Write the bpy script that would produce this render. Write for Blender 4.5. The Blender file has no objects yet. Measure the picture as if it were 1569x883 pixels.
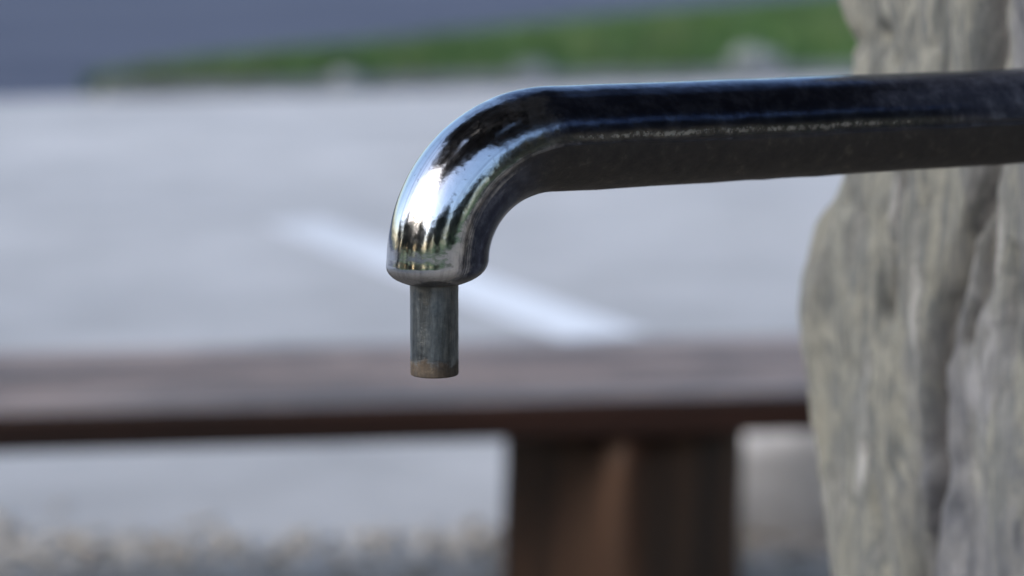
import bpy, bmesh, math, random
import numpy as np
from mathutils import Vector, Matrix, noise

R = math.radians
sc = bpy.context.scene
C = sc.collection
random.seed(4); rng = np.random.default_rng(11)

# ------------------------------------------------------------------ camera
H, PITCH, LENS = 1.17, R(8.5), 85.0
F = LENS / 36.0 * 1569.0                       # focal length in photograph pixels
cam = bpy.data.cameras.new('camera'); cam.lens = LENS; cam.sensor_width = 36.0
cam.clip_start = 0.02; cam.clip_end = 3000
cam.dof.use_dof = True; cam.dof.focus_distance = 0.945
cam.dof.aperture_fstop = 6.0
camo = bpy.data.objects.new('camera', cam); C.objects.link(camo)
camo.location = (0, 0, H); camo.rotation_euler = (R(90) - PITCH, 0, 0)
sc.camera = camo

# ------------------------------------------------------------------ sky, sun, exposure
SUN_EL, SUN_AZ = R(29), R(-118)                # hazy sun, to the left of the camera and behind it
w = bpy.data.worlds.new('World'); sc.world = w; w.use_nodes = True
wn = w.node_tree.nodes; wl = w.node_tree.links
sky = wn.new('ShaderNodeTexSky'); sky.sky_type = 'NISHITA'; sky.sun_disc = False
sky.sun_elevation = SUN_EL; sky.sun_rotation = SUN_AZ
sky.air_density = 1.0; sky.dust_density = 2.2; sky.ozone_density = 1.4
wl.new(sky.outputs[0], wn['Background'].inputs[0]); wn['Background'].inputs[1].default_value = 0.15
sun = bpy.data.lights.new('sun', 'SUN'); sun.energy = 0.7; sun.angle = R(16); sun.color = (1, 0.985, 0.96)
suno = bpy.data.objects.new('sun', sun); C.objects.link(suno)
sd = Vector((math.sin(SUN_AZ) * math.cos(SUN_EL), math.cos(SUN_AZ) * math.cos(SUN_EL), math.sin(SUN_EL)))
suno.rotation_euler = sd.to_track_quat('Z', 'Y').to_euler(); suno.location = (0, 0, 20)
vs = sc.view_settings
vs.view_transform = 'Standard'; vs.look = 'None'; vs.exposure = 1.13; vs.gamma = 1
vs.use_curve_mapping = False
sc.cycles.use_denoising = True
sc.cycles.max_bounces = 8
sc.cycles.sample_clamp_indirect = 6

# ------------------------------------------------------------------ helpers
cp, sp = math.cos(PITCH), math.sin(PITCH)
def ray(px, py):
    x = (px - 784.5) / F; v = (441.5 - py) / F
    return Vector((x, cp + v * sp, v * cp - sp))
def at(px, py, depth): return Vector((0, 0, H)) + ray(px, py) * depth
def hit(px, py, z=0.0):
    r = ray(px, py); return Vector((0, 0, H)) + r * ((z - H) / r.z)

def link(name, me, mat=None, parent=None, smooth=False):
    o = bpy.data.objects.new(name, me); C.objects.link(o)
    if mat and not me.materials: me.materials.append(mat)
    if parent: o.parent = parent
    if smooth: me.polygons.foreach_set('use_smooth', [True] * len(me.polygons))
    return o
def pyd(name, v, f):
    me = bpy.data.meshes.new(name); me.from_pydata(v, [], f); me.update(); return me
def tag(o, label, cat, group=None):
    o['label'] = label; o['category'] = cat
    if group: o['group'] = group
    return o
def thing(name, loc, label, cat, rz=0, group=None):
    o = bpy.data.objects.new(name, None); C.objects.link(o); o.location = loc; o.rotation_euler = (0, 0, rz)
    o.empty_display_size = 0.1
    return tag(o, label, cat, group)
def struct(o): o['kind'] = 'structure'; return o

class N:                                        # terse node builder
    def __init__(s, name, **p):
        s.m = bpy.data.materials.new(name); s.m.use_nodes = True
        s.t = s.m.node_tree; s.b = s.t.nodes['Principled BSDF']
        for k, v in p.items(): s.set(k, v)
    def set(s, k, v):
        i = s.b.inputs[k.replace('_', ' ')]
        if hasattr(v, 'is_output'): s.t.links.new(v, i)
        else: i.default_value = v
    def n(s, typ, **p):
        nd = s.t.nodes.new('ShaderNode' + typ)
        for k, v in p.items(): setattr(nd, k, v)
        return nd
    def put(s, nd, k, v):
        if hasattr(v, 'is_output'): s.t.links.new(v, nd.inputs[k])
        else: nd.inputs[k].default_value = v
    def coord(s, kind='Object', scale=(1, 1, 1), rot=(0, 0, 0)):
        tc = s.n('TexCoord'); mp = s.n('Mapping'); mp.inputs['Scale'].default_value = scale
        mp.inputs['Rotation'].default_value = rot
        s.t.links.new(tc.outputs[kind], mp.inputs['Vector']); return mp.outputs[0]
    def noise(s, vec, scale, detail=5, rough=0.55, dist=0.0):
        nd = s.n('TexNoise'); s.put(nd, 'Vector', vec); s.put(nd, 'Scale', scale); s.put(nd, 'Detail', detail)
        s.put(nd, 'Roughness', rough); s.put(nd, 'Distortion', dist); return nd.outputs[0]
    def ramp(s, fac, stops, interp='LINEAR'):
        nd = s.n('ValToRGB'); s.put(nd, 'Fac', fac); e = nd.color_ramp.elements; nd.color_ramp.interpolation = interp
        while len(e) < len(stops): e.new(0.5)
        for el, (p, c) in zip(e, stops):
            el.position = p; el.color = (*c, 1) if isinstance(c, tuple) else (c, c, c, 1)
        return nd.outputs[0]
    def mix(s, fac, a, b, mode='MIX'):
        nd = s.n('Mix', data_type='RGBA', blend_type=mode)
        for i, v in ((0, fac), (6, a), (7, b)):
            if hasattr(v, 'is_output'): s.t.links.new(v, nd.inputs[i])
            elif i == 0: nd.inputs[0].default_value = v
            else: nd.inputs[i].default_value = (*v, 1)
        return nd.outputs[2]
    def math(s, op, a, b=0.0, clamp=False):
        nd = s.n('Math', operation=op, use_clamp=clamp); s.put(nd, 0, a); s.put(nd, 1, b); return nd.outputs[0]
    def rng(s, v, a, b, c=0.0, d=1.0, smooth=True):
        nd = s.n('MapRange', interpolation_type='SMOOTHSTEP' if smooth else 'LINEAR')
        s.put(nd, 0, v); s.put(nd, 1, a); s.put(nd, 2, b); s.put(nd, 3, c); s.put(nd, 4, d); return nd.outputs[0]
    def attr(s, name, out=2):
        nd = s.n('Attribute', attribute_name=name); return nd.outputs[out]
    def bump(s, h, strength, dist=0.01):
        nd = s.n('Bump'); s.put(nd, 'Height', h); s.put(nd, 'Strength', strength); s.put(nd, 'Distance', dist)
        s.t.links.new(nd.outputs[0], s.b.inputs['Normal'])

# ------------------------------------------------------------------ materials
def mat_lot():
    m = N('pale_concrete', Roughness=0.9); c = m.coord()
    big = m.ramp(m.noise(c, 0.30, 4, 0.6), [(0.32, (0.385, 0.385, 0.385)), (0.5, (0.45, 0.448, 0.445)), (0.7, (0.51, 0.505, 0.495))])
    mid = m.ramp(m.noise(c, 1.5, 6, 0.65), [(0.28, 0.74), (0.6, 1.0)])
    fine = m.ramp(m.noise(c, 130, 2), [(0.3, 0.86), (0.7, 1.05)])
    k = m.mix(1, m.mix(1, big, mid, 'MULTIPLY'), fine, 'MULTIPLY'); m.set('Base_Color', k)
    m.bump(m.noise(c, 160, 2), 0.35, 0.004); return m.m
def mat_paint():
    m = N('white_road_paint', Roughness=0.6); c = m.coord()
    sy = m.n('SeparateXYZ'); m.t.links.new(c, sy.inputs[0])
    a = m.math('SUBTRACT', m.noise(c, 26, 6, 0.7), m.rng(sy.outputs[1], 7.4, 10.0, 0.0, 0.14)); f = m.ramp(a, [(0.33, 0.0), (0.47, 1.0)])
    m.set('Base_Color', m.mix(f, (0.45, 0.45, 0.45), (0.73, 0.75, 0.77))); m.bump(m.noise(c, 160, 2), 0.25, 0.003); return m.m
def mat_road():
    m = N('asphalt', Roughness=0.9, Specular_IOR_Level=0.1); c = m.coord()
    m.set('Base_Color', m.mix(m.rng(m.noise(c, 0.16, 4), 0.35, 0.65), (0.062, 0.072, 0.105), (0.082, 0.094, 0.132)))
    m.bump(m.noise(c, 120, 2), 0.4, 0.005); return m.m
def mat_soil(name='gravel_bed', a=(0.28, 0.255, 0.22), b=(0.46, 0.43, 0.38)):
    m = N(name, Roughness=0.95); c = m.coord()
    m.set('Base_Color', m.mix(m.noise(c, 30, 6, 0.7), a, b)); m.bump(m.noise(c, 60, 4), 0.5, 0.01); return m.m
def mat_grass(name='grass_ground'):
    m = N(name, Roughness=0.9); c = m.coord()
    k = m.ramp(m.noise(c, 1.3, 5), [(0.3, (0.03, 0.085, 0.015)), (0.55, (0.05, 0.13, 0.02)), (0.75, (0.10, 0.15, 0.04))])
    m.set('Base_Color', k); m.bump(m.noise(c, 30, 4), 0.6, 0.03); return m.m
def mat_blade():
    m = N('grass_blades', Roughness=0.6); c = m.coord()
    k = m.ramp(m.noise(c, 0.9, 4), [(0.32, (0.018, 0.052, 0.013)), (0.5, (0.04, 0.108, 0.017)), (0.68, (0.10, 0.13, 0.05))])
    m.set('Base_Color', k); return m.m
def mat_pebble():
    m = N('pebbles', Roughness=0.85); c = m.coord()
    r = m.attr('tone')
    k = m.ramp(r, [(0.0, (0.14, 0.11, 0.085)), (0.25, (0.34, 0.285, 0.22)), (0.5, (0.54, 0.49, 0.415)), (0.75, (0.55, 0.535, 0.51)), (1.0, (0.74, 0.72, 0.68))])
    m.set('Base_Color', m.mix(1, k, m.ramp(m.noise(c, 90, 4), [(0.3, 0.75), (0.7, 1.05)]), 'MULTIPLY')); return m.m
def mat_boulder(name, a, b, c3):
    m = N(name, Roughness=0.88); c = m.coord()
    k = m.ramp(m.noise(c, 9, 7, 0.65, 0.4), [(0.3, a), (0.52, b), (0.72, c3)])
    m.set('Base_Color', k); m.bump(m.noise(c, 45, 6, 0.7), 0.6, 0.01); return m.m
def mat_wood(name, dark, light, top):
    m = N(name); c = m.coord('Object', (1.2, 26, 26)); c2 = m.coord('Object', (2.0, 5, 5))
    g = m.noise(c, 1.6, 6, 0.6, 0.3)
    k = m.ramp(g, [(0.3, dark), (0.65, light)])
    wear = m.rng(m.noise(c2, 1.3, 5, 0.65), 0.42, 0.62)
    nz = m.n('NewGeometry'); sx = m.n('SeparateXYZ'); m.t.links.new(nz.outputs['Normal'], sx.inputs[0])
    upf = m.rng(sx.outputs[2], 0.75, 0.98)       # weathered upper side of the boards, sky light painted in as paler colour
    k2 = m.mix(m.math('MULTIPLY', upf, m.rng(wear, 0, 1, 0.45, 0.95)), k, m.mix(g, (top[0]*.7, top[1]*.68, top[2]*.68), top))
    wide = m.ramp(m.noise(m.coord('Object', (0.5, 9, 9)), 1.5, 4, 0.6), [(0.38, 0.5), (0.5, 0.9), (0.6, 1.35)])
    k2 = m.mix(1, k2, wide, 'MULTIPLY')
    m.set('Base_Color', k2); m.set('Roughness', m.rng(g, 0.2, 0.8, 0.42, 0.62)); m.set('Specular_IOR_Level', 0.3)
    m.bump(g, 0.35, 0.004); return m.m
def mat_stone():
    m = N('standing_stone', Roughness=0.82)
    c = m.coord('Object', (24, 24, 4.2), (0.05, 0.12, 0)); c1 = m.coord('Object', (4, 4, 1.6)); cf = m.coord('Object', (1, 1, 0.5))
    strat = m.noise(c, 1.5, 8, 0.66, 0.6); zone = m.attr('zone')
    base = m.ramp(strat, [(0.34, (0.05, 0.054, 0.057)), (0.42, (0.13, 0.138, 0.135)), (0.48, (0.245, 0.247, 0.218)), (0.53, (0.12, 0.13, 0.132)), (0.59, (0.20, 0.206, 0.20)), (0.66, (0.38, 0.385, 0.385))])
    slate = m.ramp(m.noise(m.coord('Object', (1, 1, 0.35), (0.05, 0.12, 0)), 34, 6, 0.62, 0.6), [(0.34, (0.028, 0.033, 0.048)), (0.45, (0.105, 0.11, 0.13)), (0.55, (0.175, 0.18, 0.195)), (0.65, (0.36, 0.365, 0.40))])
    blue = m.rng(m.math('ADD', m.math('MULTIPLY', zone, 0.13), m.noise(c1, 1.7, 5, 0.6)), 0.50, 0.62)
    k = m.mix(m.math('MULTIPLY', blue, 0.88), base, slate)
    och = m.rng(m.noise(cf, 9, 5, 0.6), 0.6, 0.72)
    k = m.mix(m.math('MULTIPLY', och, 0.22), k, (0.33, 0.26, 0.13))
    vein = m.attr('vein'); k = m.mix(m.math('MULTIPLY', vein, 0.85), k, (0.055, 0.052, 0.055))  # colour darkens along the seam grooves
    edge = m.attr('edge'); k = m.mix(m.math('MULTIPLY', edge, m.rng(m.noise(cf, 14, 5), 0.35, 0.6, 0.25, 0.85)), k, (0.29, 0.282, 0.228))
    k = m.mix(1, k, m.ramp(m.noise(cf, 120, 5, 0.7), [(0.3, 0.85), (0.7, 1.06)]), 'MULTIPLY')
    m.set('Base_Color', k); m.bump(m.noise(cf, 90, 7, 0.65), 0.6, 0.006); return m.m
def mat_pipe():
    m = N('worn_chrome', Metallic=1.0)
    out, side, s = m.attr('outer'), m.attr('facing'), m.attr('along')   # outer: +1 top / outside of the bend
    c = m.coord('Object'); cs = m.coord('UV', (60, 9, 1))
    blot = m.noise(c, 75, 6, 0.72); fine = m.noise(c, 420, 4, 0.7); streak = m.noise(cs, 1.0, 5, 0.65)
    # dull film: clean on the outside of the bend, growing along the straight run towards the stone
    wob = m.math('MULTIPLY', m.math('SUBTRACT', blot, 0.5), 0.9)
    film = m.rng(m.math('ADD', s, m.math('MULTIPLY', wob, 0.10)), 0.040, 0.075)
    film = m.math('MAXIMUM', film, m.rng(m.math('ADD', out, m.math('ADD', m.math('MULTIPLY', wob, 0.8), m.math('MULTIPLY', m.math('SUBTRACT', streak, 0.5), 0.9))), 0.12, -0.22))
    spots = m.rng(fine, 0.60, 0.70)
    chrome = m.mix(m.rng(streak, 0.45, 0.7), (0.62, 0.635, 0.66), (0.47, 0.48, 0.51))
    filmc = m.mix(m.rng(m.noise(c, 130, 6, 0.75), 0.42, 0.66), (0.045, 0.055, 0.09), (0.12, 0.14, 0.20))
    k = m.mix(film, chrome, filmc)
    k = m.mix(m.math('MULTIPLY', spots, 0.35), k, (0.06, 0.06, 0.065))
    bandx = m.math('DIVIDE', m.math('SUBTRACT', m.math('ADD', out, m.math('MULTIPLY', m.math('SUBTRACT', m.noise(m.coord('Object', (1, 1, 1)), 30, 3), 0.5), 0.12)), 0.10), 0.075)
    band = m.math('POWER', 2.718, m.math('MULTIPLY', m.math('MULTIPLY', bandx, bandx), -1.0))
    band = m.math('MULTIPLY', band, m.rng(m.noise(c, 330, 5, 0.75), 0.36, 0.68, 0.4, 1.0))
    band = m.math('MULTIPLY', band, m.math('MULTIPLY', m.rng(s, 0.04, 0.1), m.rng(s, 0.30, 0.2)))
    k = m.mix(band, k, (0.75, 0.72, 0.66))  # speckled pale streak: scratched metal, with the side glint painted into the colour
    m.set('Base_Color', k)
    m.set('Specular_Tint', (0.9, 0.92, 0.95, 1))
    m.set('Metallic', m.rng(film, 0, 1, 1.0, 0.93))
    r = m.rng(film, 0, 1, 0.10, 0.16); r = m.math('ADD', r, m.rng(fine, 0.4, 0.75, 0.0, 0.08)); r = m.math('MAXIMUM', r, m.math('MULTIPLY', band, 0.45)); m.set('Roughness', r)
    # brown-black lime and rust crust on the underside
    crust = m.rng(m.math('ADD', out, m.math('MULTIPLY', m.math('SUBTRACT', streak, 0.5), 0.55)), 0.06, -0.10)
    crust = m.math('MULTIPLY', crust, m.rng(s, 0.025, 0.07, 0.12, 1.0))
    crust = m.math('MAXIMUM', crust, m.rng(m.math('ADD', s, m.math('MULTIPLY', m.math('SUBTRACT', blot, 0.5), 0.004)), -0.0015, -0.006, 0.0, 0.75))
    crust = m.math('MULTIPLY', crust, m.math('SUBTRACT', 1.0, band))
    d = m.n('BsdfPrincipled'); dc = m.ramp(m.noise(c, 160, 7, 0.75), [(0.3, (0.022, 0.020, 0.019)), (0.58, (0.04, 0.035, 0.031)), (0.78, (0.11, 0.095, 0.075))])
    m.t.links.new(dc, d.inputs['Base Color']); d.inputs['Roughness'].default_value = 0.62; d.inputs['Specular IOR Level'].default_value = 0.25
    bp = m.n('Bump'); m.put(bp, 'Height', m.noise(c, 230, 6, 0.7)); m.put(bp, 'Strength', 0.5); m.put(bp, 'Distance', 0.0015)
    m.t.links.new(bp.outputs[0], d.inputs['Normal'])
    mx = m.n('MixShader'); m.t.links.new(crust, mx.inputs[0]); m.t.links.new(m.b.outputs[0], mx.inputs[1]); m.t.links.new(d.outputs[0], mx.inputs[2])
    o = m.t.nodes['Material Output']; m.t.links.new(mx.outputs[0], o.inputs[0])
    m.bump(m.math('ADD', m.noise(c, 60, 3), m.math('MULTIPLY', fine, 0.12)), 0.16, 0.0022)
    return m.m
def mat_nozzle():
    m = N('galvanised_steel', Metallic=1.0); c = m.coord('Object'); s = m.attr('along')
    n1 = m.noise(c, 160, 7, 0.7)
    k = m.ramp(n1, [(0.3, (0.09, 0.105, 0.12)), (0.5, (0.155, 0.175, 0.19)), (0.75, (0.25, 0.265, 0.27))])
    stk = m.ramp(m.noise(m.coord('Object', (1, 1, 0.12)), 240, 5, 0.7), [(0.36, 0.42), (0.5, 0.95), (0.62, 1.5)]); k = m.mix(0.8, k, stk, 'MULTIPLY')
    rust = m.rng(m.math('ADD', s, m.math('MULTIPLY', m.math('SUBTRACT', n1, 0.5), 0.012)), 0.0075, 0.0045)
    neck = m.rng(m.math('ADD', s, m.math('MULTIPLY', m.math('SUBTRACT', n1, 0.5), 0.02)), 0.0285, 0.038)
    k = m.mix(m.math('MULTIPLY', rust, 0.85), k, m.ramp(m.noise(c, 330, 5, 0.7), [(0.35, (0.035, 0.022, 0.012)), (0.6, (0.085, 0.055, 0.028)), (0.75, (0.17, 0.125, 0.075))]))
    k = m.mix(m.math('MULTIPLY', neck, 0.6), k, (0.10, 0.085, 0.06))
    m.set('Base_Color', k); m.set('Metallic', m.rng(m.math('MAXIMUM', rust, m.math('MULTIPLY', neck, .6)), 0, 1, 1, 0.1))
    m.set('Roughness', m.rng(rust, 0, 1, 0.38, 0.75)); m.bump(m.noise(c, 500, 5, 0.7), 0.3, 0.0008); return m.m
def mat_leaf(name, a, b):
    m = N(name, Roughness=0.55); c = m.coord()
    m.set('Base_Color', m.mix(m.noise(c, 3, 3), a, b)); return m.m
def mat_bark():
    m = N('bark', Roughness=0.9); c = m.coord('Object', (1, 1, 0.2))
    g = m.noise(c, 22, 6, 0.7); m.set('Base_Color', m.mix(g, (0.035, 0.028, 0.022), (0.12, 0.10, 0.08))); m.bump(g, 0.9, 0.03); return m.m

M = dict(lot=mat_lot(), paint=mat_paint(), road=mat_road(), soil=mat_soil(), grass=mat_grass(), blade=mat_blade(), pebble=mat_pebble(),
         pale=mat_boulder('pale_limestone', (0.13, 0.15, 0.155), (0.19, 0.21, 0.215), (0.27, 0.29, 0.295)),
         white_rock=mat_boulder('white_limestone', (0.42, 0.43, 0.46), (0.56, 0.57, 0.6), (0.72, 0.73, 0.76)),
         kerb=mat_boulder('granite_kerb', (0.13, 0.135, 0.145), (0.19, 0.195, 0.205), (0.27, 0.27, 0.28)),
         plank=mat_wood('bench_boards', (0.012, 0.0048, 0.0035), (0.028, 0.0105, 0.0065), (0.34, 0.245, 0.20)),
         post=mat_wood('bench_block', (0.014, 0.006, 0.005), (0.065, 0.033, 0.018), (0.12, 0.07, 0.04)),
         stone=mat_stone(), pipe=mat_pipe(), nozzle=mat_nozzle(), bark=mat_bark(),
         leaf=mat_leaf('dark_leaves', (0.030, 0.022, 0.030), (0.05, 0.045, 0.045)),
         leaf2=mat_leaf('mid_leaves', (0.022, 0.030, 0.022), (0.045, 0.058, 0.035)))

# ------------------------------------------------------------------ ground, lot, verge, road
def sheet(name, pts, z, mat, sub=0):
    bm = bmesh.new(); bm.faces.new([bm.verts.new((p[0], p[1], z)) for p in pts])
    me = bpy.data.meshes.new(name); bm.to_mesh(me); bm.free()
    return struct(link(name, me, mat))
sheet('terrain', [(-1500, -1500), (1500, -1500), (1500, 1500), (-1500, 1500)], -0.02, M['grass'])
e0, e1 = hit(150, 150), hit(1280, 120)          # far edge of the lot
ed = (e1 - e0).normalized(); en = Vector((-ed.y, ed.x, 0))
far = lambda t: e0 + ed * t
sheet('parking_lot', [(-45, 4.0), (45, 4.0), far(42).xy, far(-42).xy], 0.0, M['lot'])
b0, b1 = far(-0.1), hit(1290, 10)            # back edge of the grass verge, road behind it
bd = (b1 - b0).normalized()
sheet('road', [far(-60).xy, far(0.1).xy, (b0 + bd * 70).xy, (b0 + bd * 70 + Vector((-60, 25, 0))).xy, (far(-60) + Vector((-10, 70, 0))).xy], -0.012, M['road'])
def gravel_edge(x): return 4.40 + 0.06 * math.sin(3.1 * x) + 0.07 * noise.noise((x * 2.3, 3.1, 0)) + min(0.3, 0.3 * max(0, x - 0.3))
xs = np.linspace(-11, 14, 400)
sheet('gravel_bed', [(-11, -9), (14, -9)] + [(x, gravel_edge(x)) for x in xs[::-1]], 0.006, M['soil'])

# painted parking stripe
l0, l1 = hit(445, 341), hit(928, 518)
ld = (l1 - l0).normalized(); ln = Vector((-ld.y, ld.x, 0)) * 0.135
sheet('painted_line', [(l0 - ln).xy, (l1 - ln).xy, (l1 + ln).xy, (l0 + ln).xy], 0.004, M['paint'])

# grass verge: a low mound between lot and road
nu, nv = 60, 26; v, f = [], []
tip = far(-0.1)
vg = {}
for i in range(nu + 1):
    for j in range(nv + 1):
        u, q = i / nu, j / nv
        a = tip + ed * (u * 34); b = tip + bd * (u * 42)
        p = a.lerp(b, q)
        wid = (b - a).length
        hgt = 0.10 + min(0.5, wid * 0.05) * math.sin(math.pi * min(1, q * 1.0)) * 0.55 + 0.03 * noise.noise(p * 0.8)
        v.append((p.x, p.y, hgt if wid > 0.01 else 0.05))
for i in range(nu):
    for j in range(nv):
        k = i * (nv + 1) + j; f.append((k, k + nv + 1, k + nv + 2, k + 1))
verge = struct(link('grass_verge', pyd('grass_verge', v, f), M['grass'], smooth=True)); vv = np.array(v).reshape(nu + 1, nv + 1, 3)
# grass blades
nb = 42000
uu = rng.random(nb) ** 0.7 * (nu - 1e-3) * 0.62; qq = rng.random(nb) * (nv - 1e-3)
P = vv[uu.astype(int), qq.astype(int)] + (vv[uu.astype(int) + 1, qq.astype(int)] - vv[uu.astype(int), qq.astype(int)]) * (uu % 1)[:, None] + (vv[uu.astype(int), qq.astype(int) + 1] - vv[uu.astype(int), qq.astype(int)]) * (qq % 1)[:, None]
hh = 0.05 + 0.10 * rng.random(nb); an = rng.random(nb) * 2 * np.pi; lean = rng.normal(0, 0.04, (nb, 2)); wd = 0.012 + 0.012 * rng.random(nb)
A = P.copy(); B = P.copy(); T = P.copy(); dx = np.stack([np.cos(an), np.sin(an)], 1) * wd[:, None]
A[:, :2] += dx; B[:, :2] -= dx; T[:, :2] += lean; T[:, 2] += hh; A[:, 2] -= .02; B[:, 2] -= .02
verts = np.stack([A, B, T], 1).reshape(-1, 3)
def tris_mesh(name, verts, n):
    me = bpy.data.meshes.new(name); k = len(verts) // n
    me.vertices.add(len(verts)); me.vertices.foreach_set('co', verts.astype(np.float32).ravel())
    me.loops.add(len(verts)); me.loops.foreach_set('vertex_index', np.arange(len(verts), dtype=np.int32))
    me.polygons.add(k); me.polygons.foreach_set('loop_start', np.arange(0, len(verts), n, dtype=np.int32))
    me.update(calc_edges=True); me.validate(); return me
go = link('grass', tris_mesh('grass', verts, 3), M['blade']); go['kind'] = 'stuff'
go['label'] = 'bright green grass on the wedge between lot and road'; go['category'] = 'grass'

# ------------------------------------------------------------------ rocks
def rock_mesh(name, sx, sy, sz, seed, sub=4, rough=0.22, flat=0.25):
    bm = bmesh.new(); bmesh.ops.create_icosphere(bm, subdivisions=sub, radius=1)
    off = Vector((seed * 7.3, seed * 3.1, seed * 1.7))
    for q in bm.verts:
        n = q.co.normalized()
        d = 1 + rough * noise.fractal(n * 1.3 + off, 0.9, 2.0, 5) + 0.10 * abs(noise.noise(n * 2.6 + off * 2))
        c = noise.cell_vector(n * 1.6 + off)
        p = n * d
        for k in range(6):                       # chop a few facets
            dv = noise.random_unit_vector() if False else Vector((math.sin(seed * 5 + k * 2.1), math.cos(seed * 3 + k * 1.7), math.sin(k * 1.3 + seed))).normalized()
            over = p.dot(dv) - (0.78 + 0.08 * ((k * 37 + seed * 11) % 5) / 5)
            if over > 0: p -= dv * over * 0.85
        q.co = Vector((p.x * sx, p.y * sy, p.z * sz))
    zmin = min(q.co.z for q in bm.verts)
    for q in bm.verts:
        q.co.z -= zmin * 0.62
        if q.co.z < -0.03: q.co.z = -0.03
    me = bpy.data.meshes.new(name); bm.to_mesh(me); bm.free(); me.polygons.foreach_set('use_smooth', [True] * len(me.polygons)); return me

# kerb along the lot
kerb = struct(bpy.data.objects.new('kerb', None)); C.objects.link(kerb)
kerb.location = tip; kerb.rotation_euler = (0, 0, math.atan2(ed.y, ed.x))
bm = bmesh.new(); bmesh.ops.create_cube(bm, size=1)
for q in bm.verts: q.co = Vector((q.co.x * 0.985, q.co.y * 0.14, q.co.z * 0.2 + 0.0))
bmesh.ops.bevel(bm, geom=bm.edges[:], offset=0.012, segments=2, affect='EDGES')
kme = bpy.data.meshes.new('kerb_stone'); bm.to_mesh(kme); bm.free(); kme.materials.append(M['kerb'])
for i in range(24):
    o = link('kerb_stone', kme, None, kerb); o.location = (0.6 + i, -0.085 + random.uniform(-.006, .006), random.uniform(-.006, .006)); o.rotation_euler = (0, 0, random.uniform(-.006, .006))

for i, (px, py, wpx, seed, lab) in enumerate([(533, 141, 62, 3, 'small pale boulder sitting at the thin end of the grass wedge'),
                                              (812, 131, 72, 5, 'pale rounded boulder in the middle of the row along the grass edge'),
                                              (1155, 121, 92, 8, 'wide pale boulder at the grass edge, next to the standing stone outline')]):
    p = hit(px, py); s = wpx / F * p.y / 2
    o = link('boulder', rock_mesh('boulder', s, s * 0.8, s * 0.62, seed), M['pale']); o.location = p; tag(o, lab, 'boulder', 'pale boulders along the grass verge')

# ------------------------------------------------------------------ bench
SEAT = 0.45
fl, fr = hit(0, 637, SEAT), hit(1440, 601, SEAT)
bdir = (fr - fl).normalized(); L = (fr - fl).length + 0.75; ang = math.atan2(bdir.y, bdir.x)
bench = thing('bench', (fr.x, fr.y, 0), 'low brown wooden bench with two wide weathered boards on stout blocks', 'bench', ang)
def plank(y0, wd, x0, x1, seed):
    bm = bmesh.new(); bmesh.ops.create_cube(bm, size=1)
    for q in bm.verts: q.co = Vector((x0 + (q.co.x + .5) * (x1 - x0), y0 + (q.co.y + .5) * wd, SEAT - 0.058 + (q.co.z + .5) * 0.058))
    bmesh.ops.bevel(bm, geom=bm.edges[:], offset=0.005, segments=2, affect='EDGES')
    bmesh.ops.bisect_plane
    me = bpy.data.meshes.new('plank'); bm.to_mesh(me); bm.free()
    o = link('plank', me, M['plank'], bench); return o
plank(0.0, 0.272, -L, 0.0, 1); plank(0.284, 0.272, -L - 0.02, -0.008, 2)
def block(px_left, px_corner, px_right, name='leg', x=None):
    bm = bmesh.new(); h = SEAT - 0.0585
    s = 0.146; rows = 7
    rings = []
    for r in range(rows + 1):
        z = h * r / rows - (0.02 if r == 0 else 0); ring = []
        for k in range(40):
            t = k / 40 * 2 * math.pi; c_, s_ = math.cos(t), math.sin(t)
            e = 0.22; px = math.copysign(abs(c_) ** e, c_) * s; py = math.copysign(abs(s_) ** e, s_) * s
            d = 1 + 0.05 * noise.noise((px * 9, py * 9, z * 4)) + 0.03 * (1 - z / h)
            if r == rows: d *= 0.985
            ring.append(bm.verts.new((px * d, py * d, z)))
        rings.append(ring)
    for r in range(rows):
        for k in range(40): bm.faces.new((rings[r][k], rings[r][(k + 1) % 40], rings[r + 1][(k + 1) % 40], rings[r + 1][k]))
    bm.faces.new(rings[-1]); bm.faces.new(rings[0][::-1])
    bmesh.ops.rotate(bm, cent=(0, 0, 0), matrix=Matrix.Rotation(R(90), 3, 'Y'), verts=bm.verts)   # grain axis = local x
    me = bpy.data.meshes.new(name); bm.to_mesh(me); bm.free()
    o = link(name, me, M['post'], bench, smooth=True); return o
pc = at(962, 700, 3.85); loc = Matrix.Rotation(-ang, 3, 'Z') @ (Vector((pc.x, 0, 0)) + Vector((0, 3.83, 0)) - Vector((fr.x, fr.y, 0)))
for lx in (loc.x, -L + 0.32):
    o = block(0, 0, 0); o.location = (lx, 0.2, 0); o.rotation_euler = (0, R(-90), 0)
    o.rotation_mode = 'XYZ'
    o.matrix_local = Matrix.Translation((lx, 0.2, 0)) @ Matrix.Rotation(R(44) - ang, 4, 'Z') @ Matrix.Rotation(R(-90), 4, 'Y')

# flat pale rock behind the bench
o = link('boulder', rock_mesh('boulder', 0.46, 0.32, 0.2, 12, 4, 0.2), M['white_rock']); o.location = (0.66, 4.72, 0)
tag(o, 'flat pale boulder lying behind the bench, beside its block leg', 'boulder')

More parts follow.
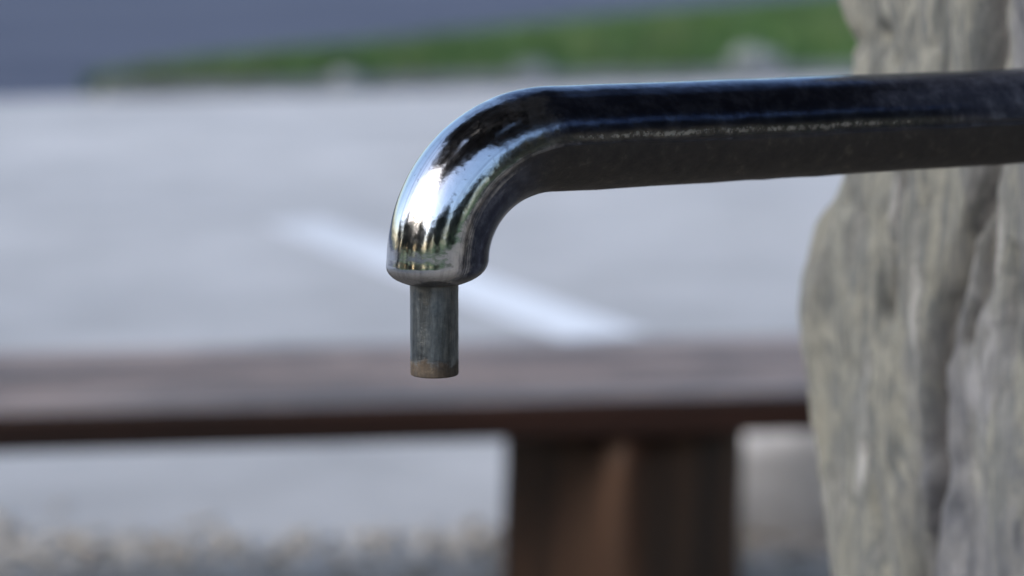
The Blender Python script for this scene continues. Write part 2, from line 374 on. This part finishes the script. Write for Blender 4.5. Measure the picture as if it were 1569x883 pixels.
# ------------------------------------------------------------------ gravel (real stones, joined)
bm = bmesh.new(); bmesh.ops.create_icosphere(bm, subdivisions=1, radius=1)
ico_v = np.array([q.co[:] for q in bm.verts]); ico_f = np.array([[q.index for q in fa.verts] for fa in bm.faces]); bm.free()
def stones(n, x0, x1, y0, y1, r0, r1, edge=True, zlift=0.0):
    x = rng.uniform(x0, x1, n); y = rng.uniform(y0, y1, n)
    if edge:
        ge = np.array([gravel_edge(a) for a in x]); keep = y < ge + np.abs(rng.normal(0, 0.09, n)) * 1.6 - 0.03
        x, y = x[keep], y[keep]
    m = len(x); r = r0 + (r1 - r0) * rng.random(m) ** 2.2
    ax = rng.uniform(0.7, 1.25, (m, 3)); ax[:, 2] *= 0.65
    th = rng.random(m) * 2 * np.pi; tilt = rng.normal(0, .35, m)
    V = ico_v[None] * (1 + rng.normal(0, 0.11, (m, len(ico_v), 1))) * (ax * r[:, None])[:, None]
    c_, s_ = np.cos(tilt)[:, None], np.sin(tilt)[:, None]
    V = np.stack([V[..., 0], V[..., 1] * c_ - V[..., 2] * s_, V[..., 1] * s_ + V[..., 2] * c_], -1)
    c_, s_ = np.cos(th)[:, None], np.sin(th)[:, None]
    V = np.stack([V[..., 0] * c_ - V[..., 1] * s_, V[..., 0] * s_ + V[..., 1] * c_, V[..., 2]], -1)
    V += np.stack([x, y, 0.006 + r * (0.0 + 0.35 * rng.random(m)) + zlift], 1)[:, None]
    return V, np.clip(rng.beta(2.2, 2.0, m), 0, 1)
sets = [stones(21000, -1.6, 1.8, 3.7, 5.2, 0.007, 0.024), stones(9000, -2.4, 2.4, 1.0, 3.8, 0.010, 0.03), stones(7000, -3.5, 3.5, -3.0, 1.0, 0.011, 0.03)]
V = np.concatenate([s[0] for s in sets]); tone = np.concatenate([s[1] for s in sets]); nS = len(V)
me = bpy.data.meshes.new('gravel'); allv = V.reshape(-1, 3)
fi = (ico_f[None] + (np.arange(nS) * len(ico_v))[:, None, None]).reshape(-1)
me.vertices.add(len(allv)); me.vertices.foreach_set('co', allv.astype(np.float32).ravel())
me.loops.add(len(fi)); me.loops.foreach_set('vertex_index', fi.astype(np.int32))
me.polygons.add(len(fi) // 3); me.polygons.foreach_set('loop_start', np.arange(0, len(fi), 3, dtype=np.int32)); me.update(calc_edges=True)
a = me.attributes.new('tone', 'FLOAT', 'POINT'); a.data.foreach_set('value', np.repeat(tone, len(ico_v)).astype(np.float32))
gv = link('gravel', me, M['pebble']); gv['kind'] = 'stuff'; gv['label'] = 'loose beige and grey gravel around the bench'; gv['category'] = 'gravel'

# ------------------------------------------------------------------ spout: pipe, bend, nozzle
PA, PB = at(880, 211.3, 0.977), at(1569, 180, 1.091)
PB.z = PA.z; pdir = (PB - PA).normalized(); side = Vector((pdir.y, -pdir.x, 0)).normalized()     # side points to the camera
if side.y > 0: side = -side
def inplane(px, py):                             # pixel -> point in the pipe's vertical plane
    r = ray(px, py); t = (PA - Vector((0, 0, H))).dot(side) / r.dot(side); return Vector((0, 0, H)) + r * t
RAD = 0.0213
entry = PB + pdir * 0.075
path = []                                        # (centre, tangent, radius) from the stone to the mouth
for i in range(46):
    path.append((entry + pdir * 0.10).lerp(inplane(852, 213), i / 46))
cx_, cy_, rx, ry = 852, 398, 181, 185.6
for i in range(57):
    t = i / 56 * math.pi / 2
    q = inplane(cx_ - rx * math.sin(t), cy_ - ry * math.cos(t)); path.append(q)
for i in range(46 + 1, len(path)):               # keep the straight run level
    pass
mouth = path[-1]
S = [0.0]
for a_, b_ in zip(path, path[1:]): S.append(S[-1] + (b_ - a_).length)
tot = S[-1]
rings = []
NR = 72
def ring(c, tan, rad, s):
    tan = tan.normalized(); o_ = side.cross(tan); o_ = o_ if True else -o_
    rings.append((c, tan, o_.normalized(), rad, s))
for i, c in enumerate(path):
    tan = (path[min(i + 1, len(path) - 1)] - path[max(i - 1, 0)])
    sm = tot - S[i]
    k = max(0, min(1, 1 - sm / 0.085)); rad = RAD - 0.0011 * k * k * (3 - 2 * k)
    ring(c, tan, rad, sm)
r0 = rings[-1][3]; dn = Vector((0, 0, -1)); shift = inplane(665.5, 505); shift.z = 0
m0 = Vector(mouth)
for drop, rr in ((0.0012, r0), (0.0026, r0 * .99), (0.0040, r0 * .962), (0.0054, r0 * .91), (0.0066, r0 * .84), (0.0076, r0 * .76), (0.0084, r0 * .67), (0.0091, r0 * .58), (0.0095, r0 * .50), (0.0096, r0 * .43), (0.0085, r0 * .41)):
    k = min(1, drop / 0.008); c = m0.lerp(Vector((shift.x, shift.y, m0.z)), k); c.z = m0.z - drop
    ring(c, dn, rr, -drop)
verts, faces, A1, A2, A3, UV = [], [], [], [], [], []
for (c, tan, o_, rad, s) in rings:
    for k in range(NR):
        t = k / NR * 2 * math.pi; nrm = o_ * math.cos(t) + side * math.sin(t)
        p = c + nrm * rad
        un = max(0.0, -nrm.z - 0.8) / 0.2 if s > 0.07 else 0.0
        p += nrm * un * 0.00045 * max(0, noise.fractal(p * 150, 0.8, 2, 3) + 0.1)      # lime drips under the pipe
        p += nrm * (0.00022 * noise.noise(p * 38) + 0.00010 * noise.noise(p * 110))
        verts.append(p); A1.append(math.cos(t)); A2.append(math.sin(t)); A3.append(s); UV.append((k / NR, s))
for i in range(len(rings) - 1):
    for k in range(NR):
        a, b = i * NR + k, i * NR + (k + 1) % NR; faces.append((a, b, b + NR, a + NR))
base = at(665, 505, 0.94); root = thing('fountain_spout', entry, 'worn chrome water spout with bent end and short nozzle, fixed in the standing stone', 'spout')
def attrs(me, **kw):
    for n_, d_ in kw.items():
        a = me.attributes.new(n_, 'FLOAT', 'POINT'); a.data.foreach_set('value', np.array(d_, np.float32))
me = pyd('pipe', [p - entry for p in verts], faces); attrs(me, outer=A1, facing=A2, along=A3)
uvl = me.uv_layers.new(name='UVMap')
for lp in me.loops: uvl.data[lp.index].uv = UV[lp.vertex_index]
pipe = link('pipe', me, M['pipe'], root, smooth=True)
bm = bmesh.new(); bm.from_mesh(me); bmesh.ops.recalc_face_normals(bm, faces=bm.faces); bm.to_mesh(me); bm.free()
# check that 'outer' points up on the straight run
flip = -1 if rings[0][2].z < 0 else 1
if flip < 0: me.attributes['outer'].data.foreach_set('value', -np.array(A1, np.float32))

nz_top, nz_bot = m0.z - 0.0082, inplane(665.5, 574).z
nr = 75.5 / F * 0.942 / 2
prof = [(nr, nz_top), (nr * 1.006, nz_top - .003)] + [(nr * (1 + 0.004 * math.sin(i * 2.1)), nz_top + (nz_bot - nz_top) * i / 12) for i in range(1, 12)] + \
       [(nr, nz_bot + 0.0008), (nr * 0.985, nz_bot + .0002), (nr * 0.94, nz_bot), (nr * 0.84, nz_bot), (nr * 0.8, nz_bot + .0008), (nr * 0.8, nz_top)]
verts, faces, A3 = [], [], []
for (r_, z_) in prof:
    for k in range(56):
        t = k / 56 * 2 * math.pi; verts.append(Vector((shift.x + r_ * math.cos(t), shift.y + r_ * math.sin(t), z_)) - entry); A3.append(z_ - nz_bot)
for i in range(len(prof) - 1):
    for k in range(56):
        a, b = i * 56 + k, i * 56 + (k + 1) % 56; faces.append((a, b, b + 56, a + 56))
me = pyd('nozzle', verts, faces); attrs(me, along=A3)
bm = bmesh.new(); bm.from_mesh(me); bmesh.ops.recalc_face_normals(bm, faces=bm.faces); bm.to_mesh(me); bm.free()
nozzle = link('nozzle', me, M['nozzle'], root, smooth=True); nozzle['label'] = 'dull grey steel outlet tube with rusty lip'

# ------------------------------------------------------------------ standing stone
fdir = Vector((pdir.y, -pdir.x, 0)).normalized()          # along the face, towards the camera
if fdir.y > 0: fdir = -fdir
def face_az(px, py):                                       # pixel -> (a, z) on the face plane
    r = ray(px, py); t = (entry - Vector((0, 0, H))).dot(pdir) / r.dot(pdir); p = Vector((0, 0, H)) + r * t
    return (p - entry).dot(fdir), p.z
outl = [face_az(q[0] - (26 if q[1] < 300 else 42), q[1]) for q in [(1292, -60), (1291, 0), (1300, 28), (1318, 62), (1309, 105), (1300, 180), (1286, 265), (1262, 335), (1240, 400), (1227, 450), (1226, 490), (1240, 560), (1244, 640), (1256, 720), (1262, 800), (1266, 900)]]
oz = np.array([q[1] for q in outl])[::-1]; oa = np.array([q[0] for q in outl])[::-1]
def left_edge(z):
    if z < oz[0]: return oa[0] - 0.10 * (oz[0] - z)
    if z > oz[-1]: return oa[-1] + 0.25 * (z - oz[-1])
    return float(np.interp(z, oz, oa))
seams = []                                                 # (polyline in a,z ; width ; depth ; darkening strength)
for pts, wdt, dep, vn in [([(1530, -40), (1528, 60), (1522, 270), (1490, 380), (1462, 470), (1445, 560), (1440, 660), (1438, 740), (1418, 830), (1395, 900)], 0.006, 0.013, 1.0),
                          ([(1522, 300), (1524, 380), (1512, 450), (1490, 520)], 0.004, 0.007, 0.9),
                          ([(1402, 250), (1396, 330), (1386, 410), (1374, 470)], 0.005, 0.006, 0.9),
                          ([(1340, 690), (1345, 770), (1352, 840), (1352, 900)], 0.004, 0.006, 0.0),
                          ([(1560, 380), (1552, 470), (1556, 540)], 0.003, 0.006, 0.4)]:
    seams.append(([face_az(*q) for q in pts], wdt, dep, vn))
pits = [(face_az(1374, 55), 0.008, 0.010), (face_az(1390, 98), 0.006, 0.007), (face_az(1376, 480), 0.005, 0.005)]
def seam_d(a, z, pl):
    best = 9
    for (a0, z0), (a1, z1) in zip(pl, pl[1:]):
        da, dz = a1 - a0, z1 - z0; t = max(0, min(1, ((a - a0) * da + (z - z0) * dz) / (da * da + dz * dz)))
        d = math.hypot((a - a0 - t * da) , (z - z0 - t * dz)); best = min(best, d)
    return best
ZT = entry.z + 0.25; WF, DF = 0.20, 0.34
zs = list(np.linspace(-0.04, 0.84, 34)) + list(np.linspace(0.85, 1.34, 170)) + list(np.linspace(1.35, ZT, 8)) if ZT > 1.37 else list(np.linspace(-0.04, 0.84, 34)) + list(np.linspace(0.85, ZT, 180))
NA, NB = 150, 40
verts, faces, VE, ED, ZO = [], [], [], [], []
sz_ = np.array([q[1] for q in seams[0][0]])[::-1]; sa_ = np.array([q[0] for q in seams[0][0]])[::-1]
per = 2 * (NA + NB)
for z in zs:
    le = left_edge(z); ri = WF + 0.03 * noise.noise((3.3, z * 2, 1)) + 0.04 * max(0, 0.8 - z)
    topk = max(0, (z - (ZT - 0.06)) / 0.06)
    for k in range(per):
        # local (a, b): face from left edge to right edge, then around the back
        if k < NA: a, b = le + (ri - le) * k / NA, 0.0
        elif k < NA + NB: a, b = ri, DF * (k - NA) / NB
        elif k < 2 * NA + NB: a, b = ri + (le - ri) * (k - NA - NB) / NA, DF
        else: a, b = le, DF * (1 - (k - 2 * NA - NB) / NB)
        ca, cb = (le + ri) / 2, DF / 2
        # round the corners
        rc = 0.045; qa = max(0, rc - min(a - le, ri - a)) ; qb = max(0, rc - min(b, DF - b))
        if qa > 0 and qb > 0:
            m_ = math.hypot(qa, qb); 
            if m_ > rc:
                s_ = rc / m_; ia = le + rc if a < ca else ri - rc; ib = rc if b < cb else DF - rc
                a = ia + (a - ia) * s_; b = ib + (b - ib) * s_
        w3 = Vector((a * 7, b * 7, z * 2.2))
        strat = noise.fractal(Vector((a * 22 + z * 3.2, b * 22, z * 2.2)), 0.8, 2.1, 5)
        lump = noise.fractal(w3, 1.0, 2.0, 4)
        ledge = abs((a * 19 + z * 4 + 0.6 * noise.noise((a * 4, z * 5, 2))) % 1.0 - 0.5)
        fine = noise.fractal(Vector((a * 90, b * 90, z * 45)), 0.7, 2.0, 4)
        chip = noise.voronoi(Vector((a * 30, b * 30, z * 11)))[0]; crag = chip[1] - chip[0]
        d = 0.009 * lump + 0.006 * strat + 0.010 * ledge + 0.0015 * fine - 0.002 * max(0, 0.16 - crag) / 0.16
        ve = 0.0
        if k < NA and 0.8 < z < 1.4:
            for pl, wdt, dep, vn in seams:
                dd = seam_d(a + 0.003 * noise.noise((a * 30, z * 40, 5)), z, pl)
                if dd < wdt * 3: 
                    g = math.exp(-(dd / wdt) ** 2); d -= dep * g; ve = max(ve, vn * g)
            for (pa, pz), wdt, dep in pits:
                g = math.exp(-((a - pa) ** 2 + (z - pz) ** 2) / wdt ** 2); d -= dep * g
        edge = math.exp(-((a - le) / 0.035) ** 2) if k < NA else 0.0
        na, nb_ = (a - ca), (b - cb); 
        if k < NA: n2 = (0, -1)
        elif k < NA + NB: n2 = (1, 0)
        elif k < 2 * NA + NB: n2 = (0, 1)
        else: n2 = (-1, 0)
        if k < NA and a < le + 0.03: n2 = (0, -1)
        a2, b2 = a + n2[0] * d, b + n2[1] * d
        if topk > 0: a2 = ca + (a2 - ca) * (1 - 0.3 * topk ** 2); b2 = cb + (b2 - cb) * (1 - 0.3 * topk ** 2)
        p = entry + fdir * a2 + pdir * b2; p.z = z + (0.02 * noise.noise((a * 8, b * 8, 0)) if topk > 0 else 0)
        verts.append(p); VE.append(ve); ED.append(edge); ZO.append(max(0, min(1, 0.5 + (a - float(np.interp(z, sz_, sa_))) / 0.09)))
for i in range(len(zs) - 1):
    for k in range(per):
        a, b = i * per + k, i * per + (k + 1) % per; faces.append((a, b, b + per, a + per))
c_top = len(verts); verts.append(entry + fdir * 0.0 + pdir * DF / 2 + Vector((0, 0, ZT - entry.z + 0.025))); VE.append(0); ED.append(0); ZO.append(0)
lb = (len(zs) - 1) * per
for k in range(per): faces.append((lb + k, lb + (k + 1) % per, c_top))
org = Vector((entry.x, entry.y, 0)) + pdir * DF / 2
me = pyd('standing_stone', [p - org for p in verts], faces); attrs(me, vein=VE, edge=ED, zone=ZO)
bm = bmesh.new(); bm.from_mesh(me); bmesh.ops.recalc_face_normals(bm, faces=bm.faces); bm.to_mesh(me); bm.free()
st = link('standing_stone', me, M['stone'], smooth=True); st.location = org
tag(st, 'rough grey-green upright stone with dark vertical cracks carrying the spout', 'stone')

# ------------------------------------------------------------------ trees round the place (they shade and mirror in the chrome)
def trunk_mesh(h, r, lean, seed, limbs):
    verts, faces = [], []
    def tube(pts, rads, n=12):
        b0_ = len(verts)
        for i, (p, r_) in enumerate(zip(pts, rads)):
            tn = (pts[min(i + 1, len(pts) - 1)] - pts[max(i - 1, 0)]).normalized(); s1 = tn.orthogonal().normalized(); s2 = tn.cross(s1)
            for k in range(n):
                t = k / n * 2 * math.pi; verts.append(p + (s1 * math.cos(t) + s2 * math.sin(t)) * r_ * (1 + .12 * noise.noise((k, i * .7, seed))))
        for i in range(len(pts) - 1):
            for k in range(n):
                a, b = b0_ + i * n + k, b0_ + i * n + (k + 1) % n; faces.append((a, b, b + n, a + n))
    rnd = random.Random(seed)
    pts = [Vector((lean * (i / 9) ** 1.5 + .05 * noise.noise((i, seed, 0)), .08 * noise.noise((seed, i, 1)), h * i / 9 - .05)) for i in range(10)]
    tube(pts, [r * (1.35 if i == 0 else 1) * (1 - .75 * i / 9) for i in range(10)])
    for _ in range(limbs):
        i = rnd.randint(3, 8); p = pts[i]; az = rnd.random() * 6.283; ln = h * rnd.uniform(.25, .42)
        tube([p + Vector((math.cos(az), math.sin(az), .55 + .3 * t)) * ln * t for t in (0, .3, .6, 1)], [r * .4 * (1 - .8 * t) * (1.2 - i / 10) for t in (0, .3, .6, 1)], 8)
    return pyd('trunk', verts, faces)
def crown_mesh(c, rad, n, size, seed):
    g = np.random.default_rng(seed)
    nc = 110; d = g.normal(size=(nc, 3)); d /= np.linalg.norm(d, axis=1)[:, None]
    cc = np.array(c) + d * (g.random(nc) ** 0.4)[:, None] * np.array(rad) * 0.86; cr = g.uniform(.22, .5, nc) * np.mean(rad) * 0.52
    idx = g.integers(0, nc, n); q = g.normal(size=(n, 3)); q /= np.linalg.norm(q, axis=1)[:, None]
    P = cc[idx] + q * (g.random(n) ** 0.5 * cr[idx])[:, None]
    u = g.normal(size=(n, 3)); u /= np.linalg.norm(u, axis=1)[:, None]; w_ = np.cross(u, g.normal(size=(n, 3))); w_ /= np.linalg.norm(w_, axis=1)[:, None]
    s = (size * g.uniform(.6, 1.3, n))[:, None]
    q4 = np.stack([P - u * s, P + w_ * s * .45 - u * s * .1, P + u * s, P - w_ * s * .45 - u * s * .1], 1)
    return tris_mesh('crown', q4.reshape(-1, 3), 4)
def tree(loc, h, r, c, rad, n, size, seed, label, mat, lean=0.3, group=None):
    t = thing('broadleaf_tree', loc, label, 'tree', 0, group)
    link('trunk', trunk_mesh(h, r, lean, seed, 12), M['bark'], t, True)
    link('crown', crown_mesh(c, rad, n, size, seed), M[mat], t)
    return t
tree((3.4, -0.9, 0), 5.4, 0.2, (-2.6, 1.7, 5.0), (4.4, 3.8, 2.5), 95000, 0.10, 5, 'dark-leaved tree arching over the standing stone', 'leaf')
rt = random.Random(9); spots = []
for k in range(17):                                        # a loose arc of trees from the left round behind the camera
    az_ = R(78 + k * 13.5 + rt.uniform(-5, 5)); dd_ = rt.uniform(12.5, 19) * (0.62 if k > 11 else 1)
    spots.append((-math.sin(az_) * dd_, 1 + math.cos(az_) * dd_, rt.uniform(4.2, 7.8)))
for i, (x, y, hh_) in enumerate(spots):
    tree((x, y, -.02), hh_ * .8, 0.22, (0, 0, hh_ * .5), (hh_ * .42, hh_ * .42, hh_ * .5), 9000, 0.2, 20 + i,
         'leafy green tree standing at the edge of the lot', 'leaf2', 0.2, 'trees round the lot')
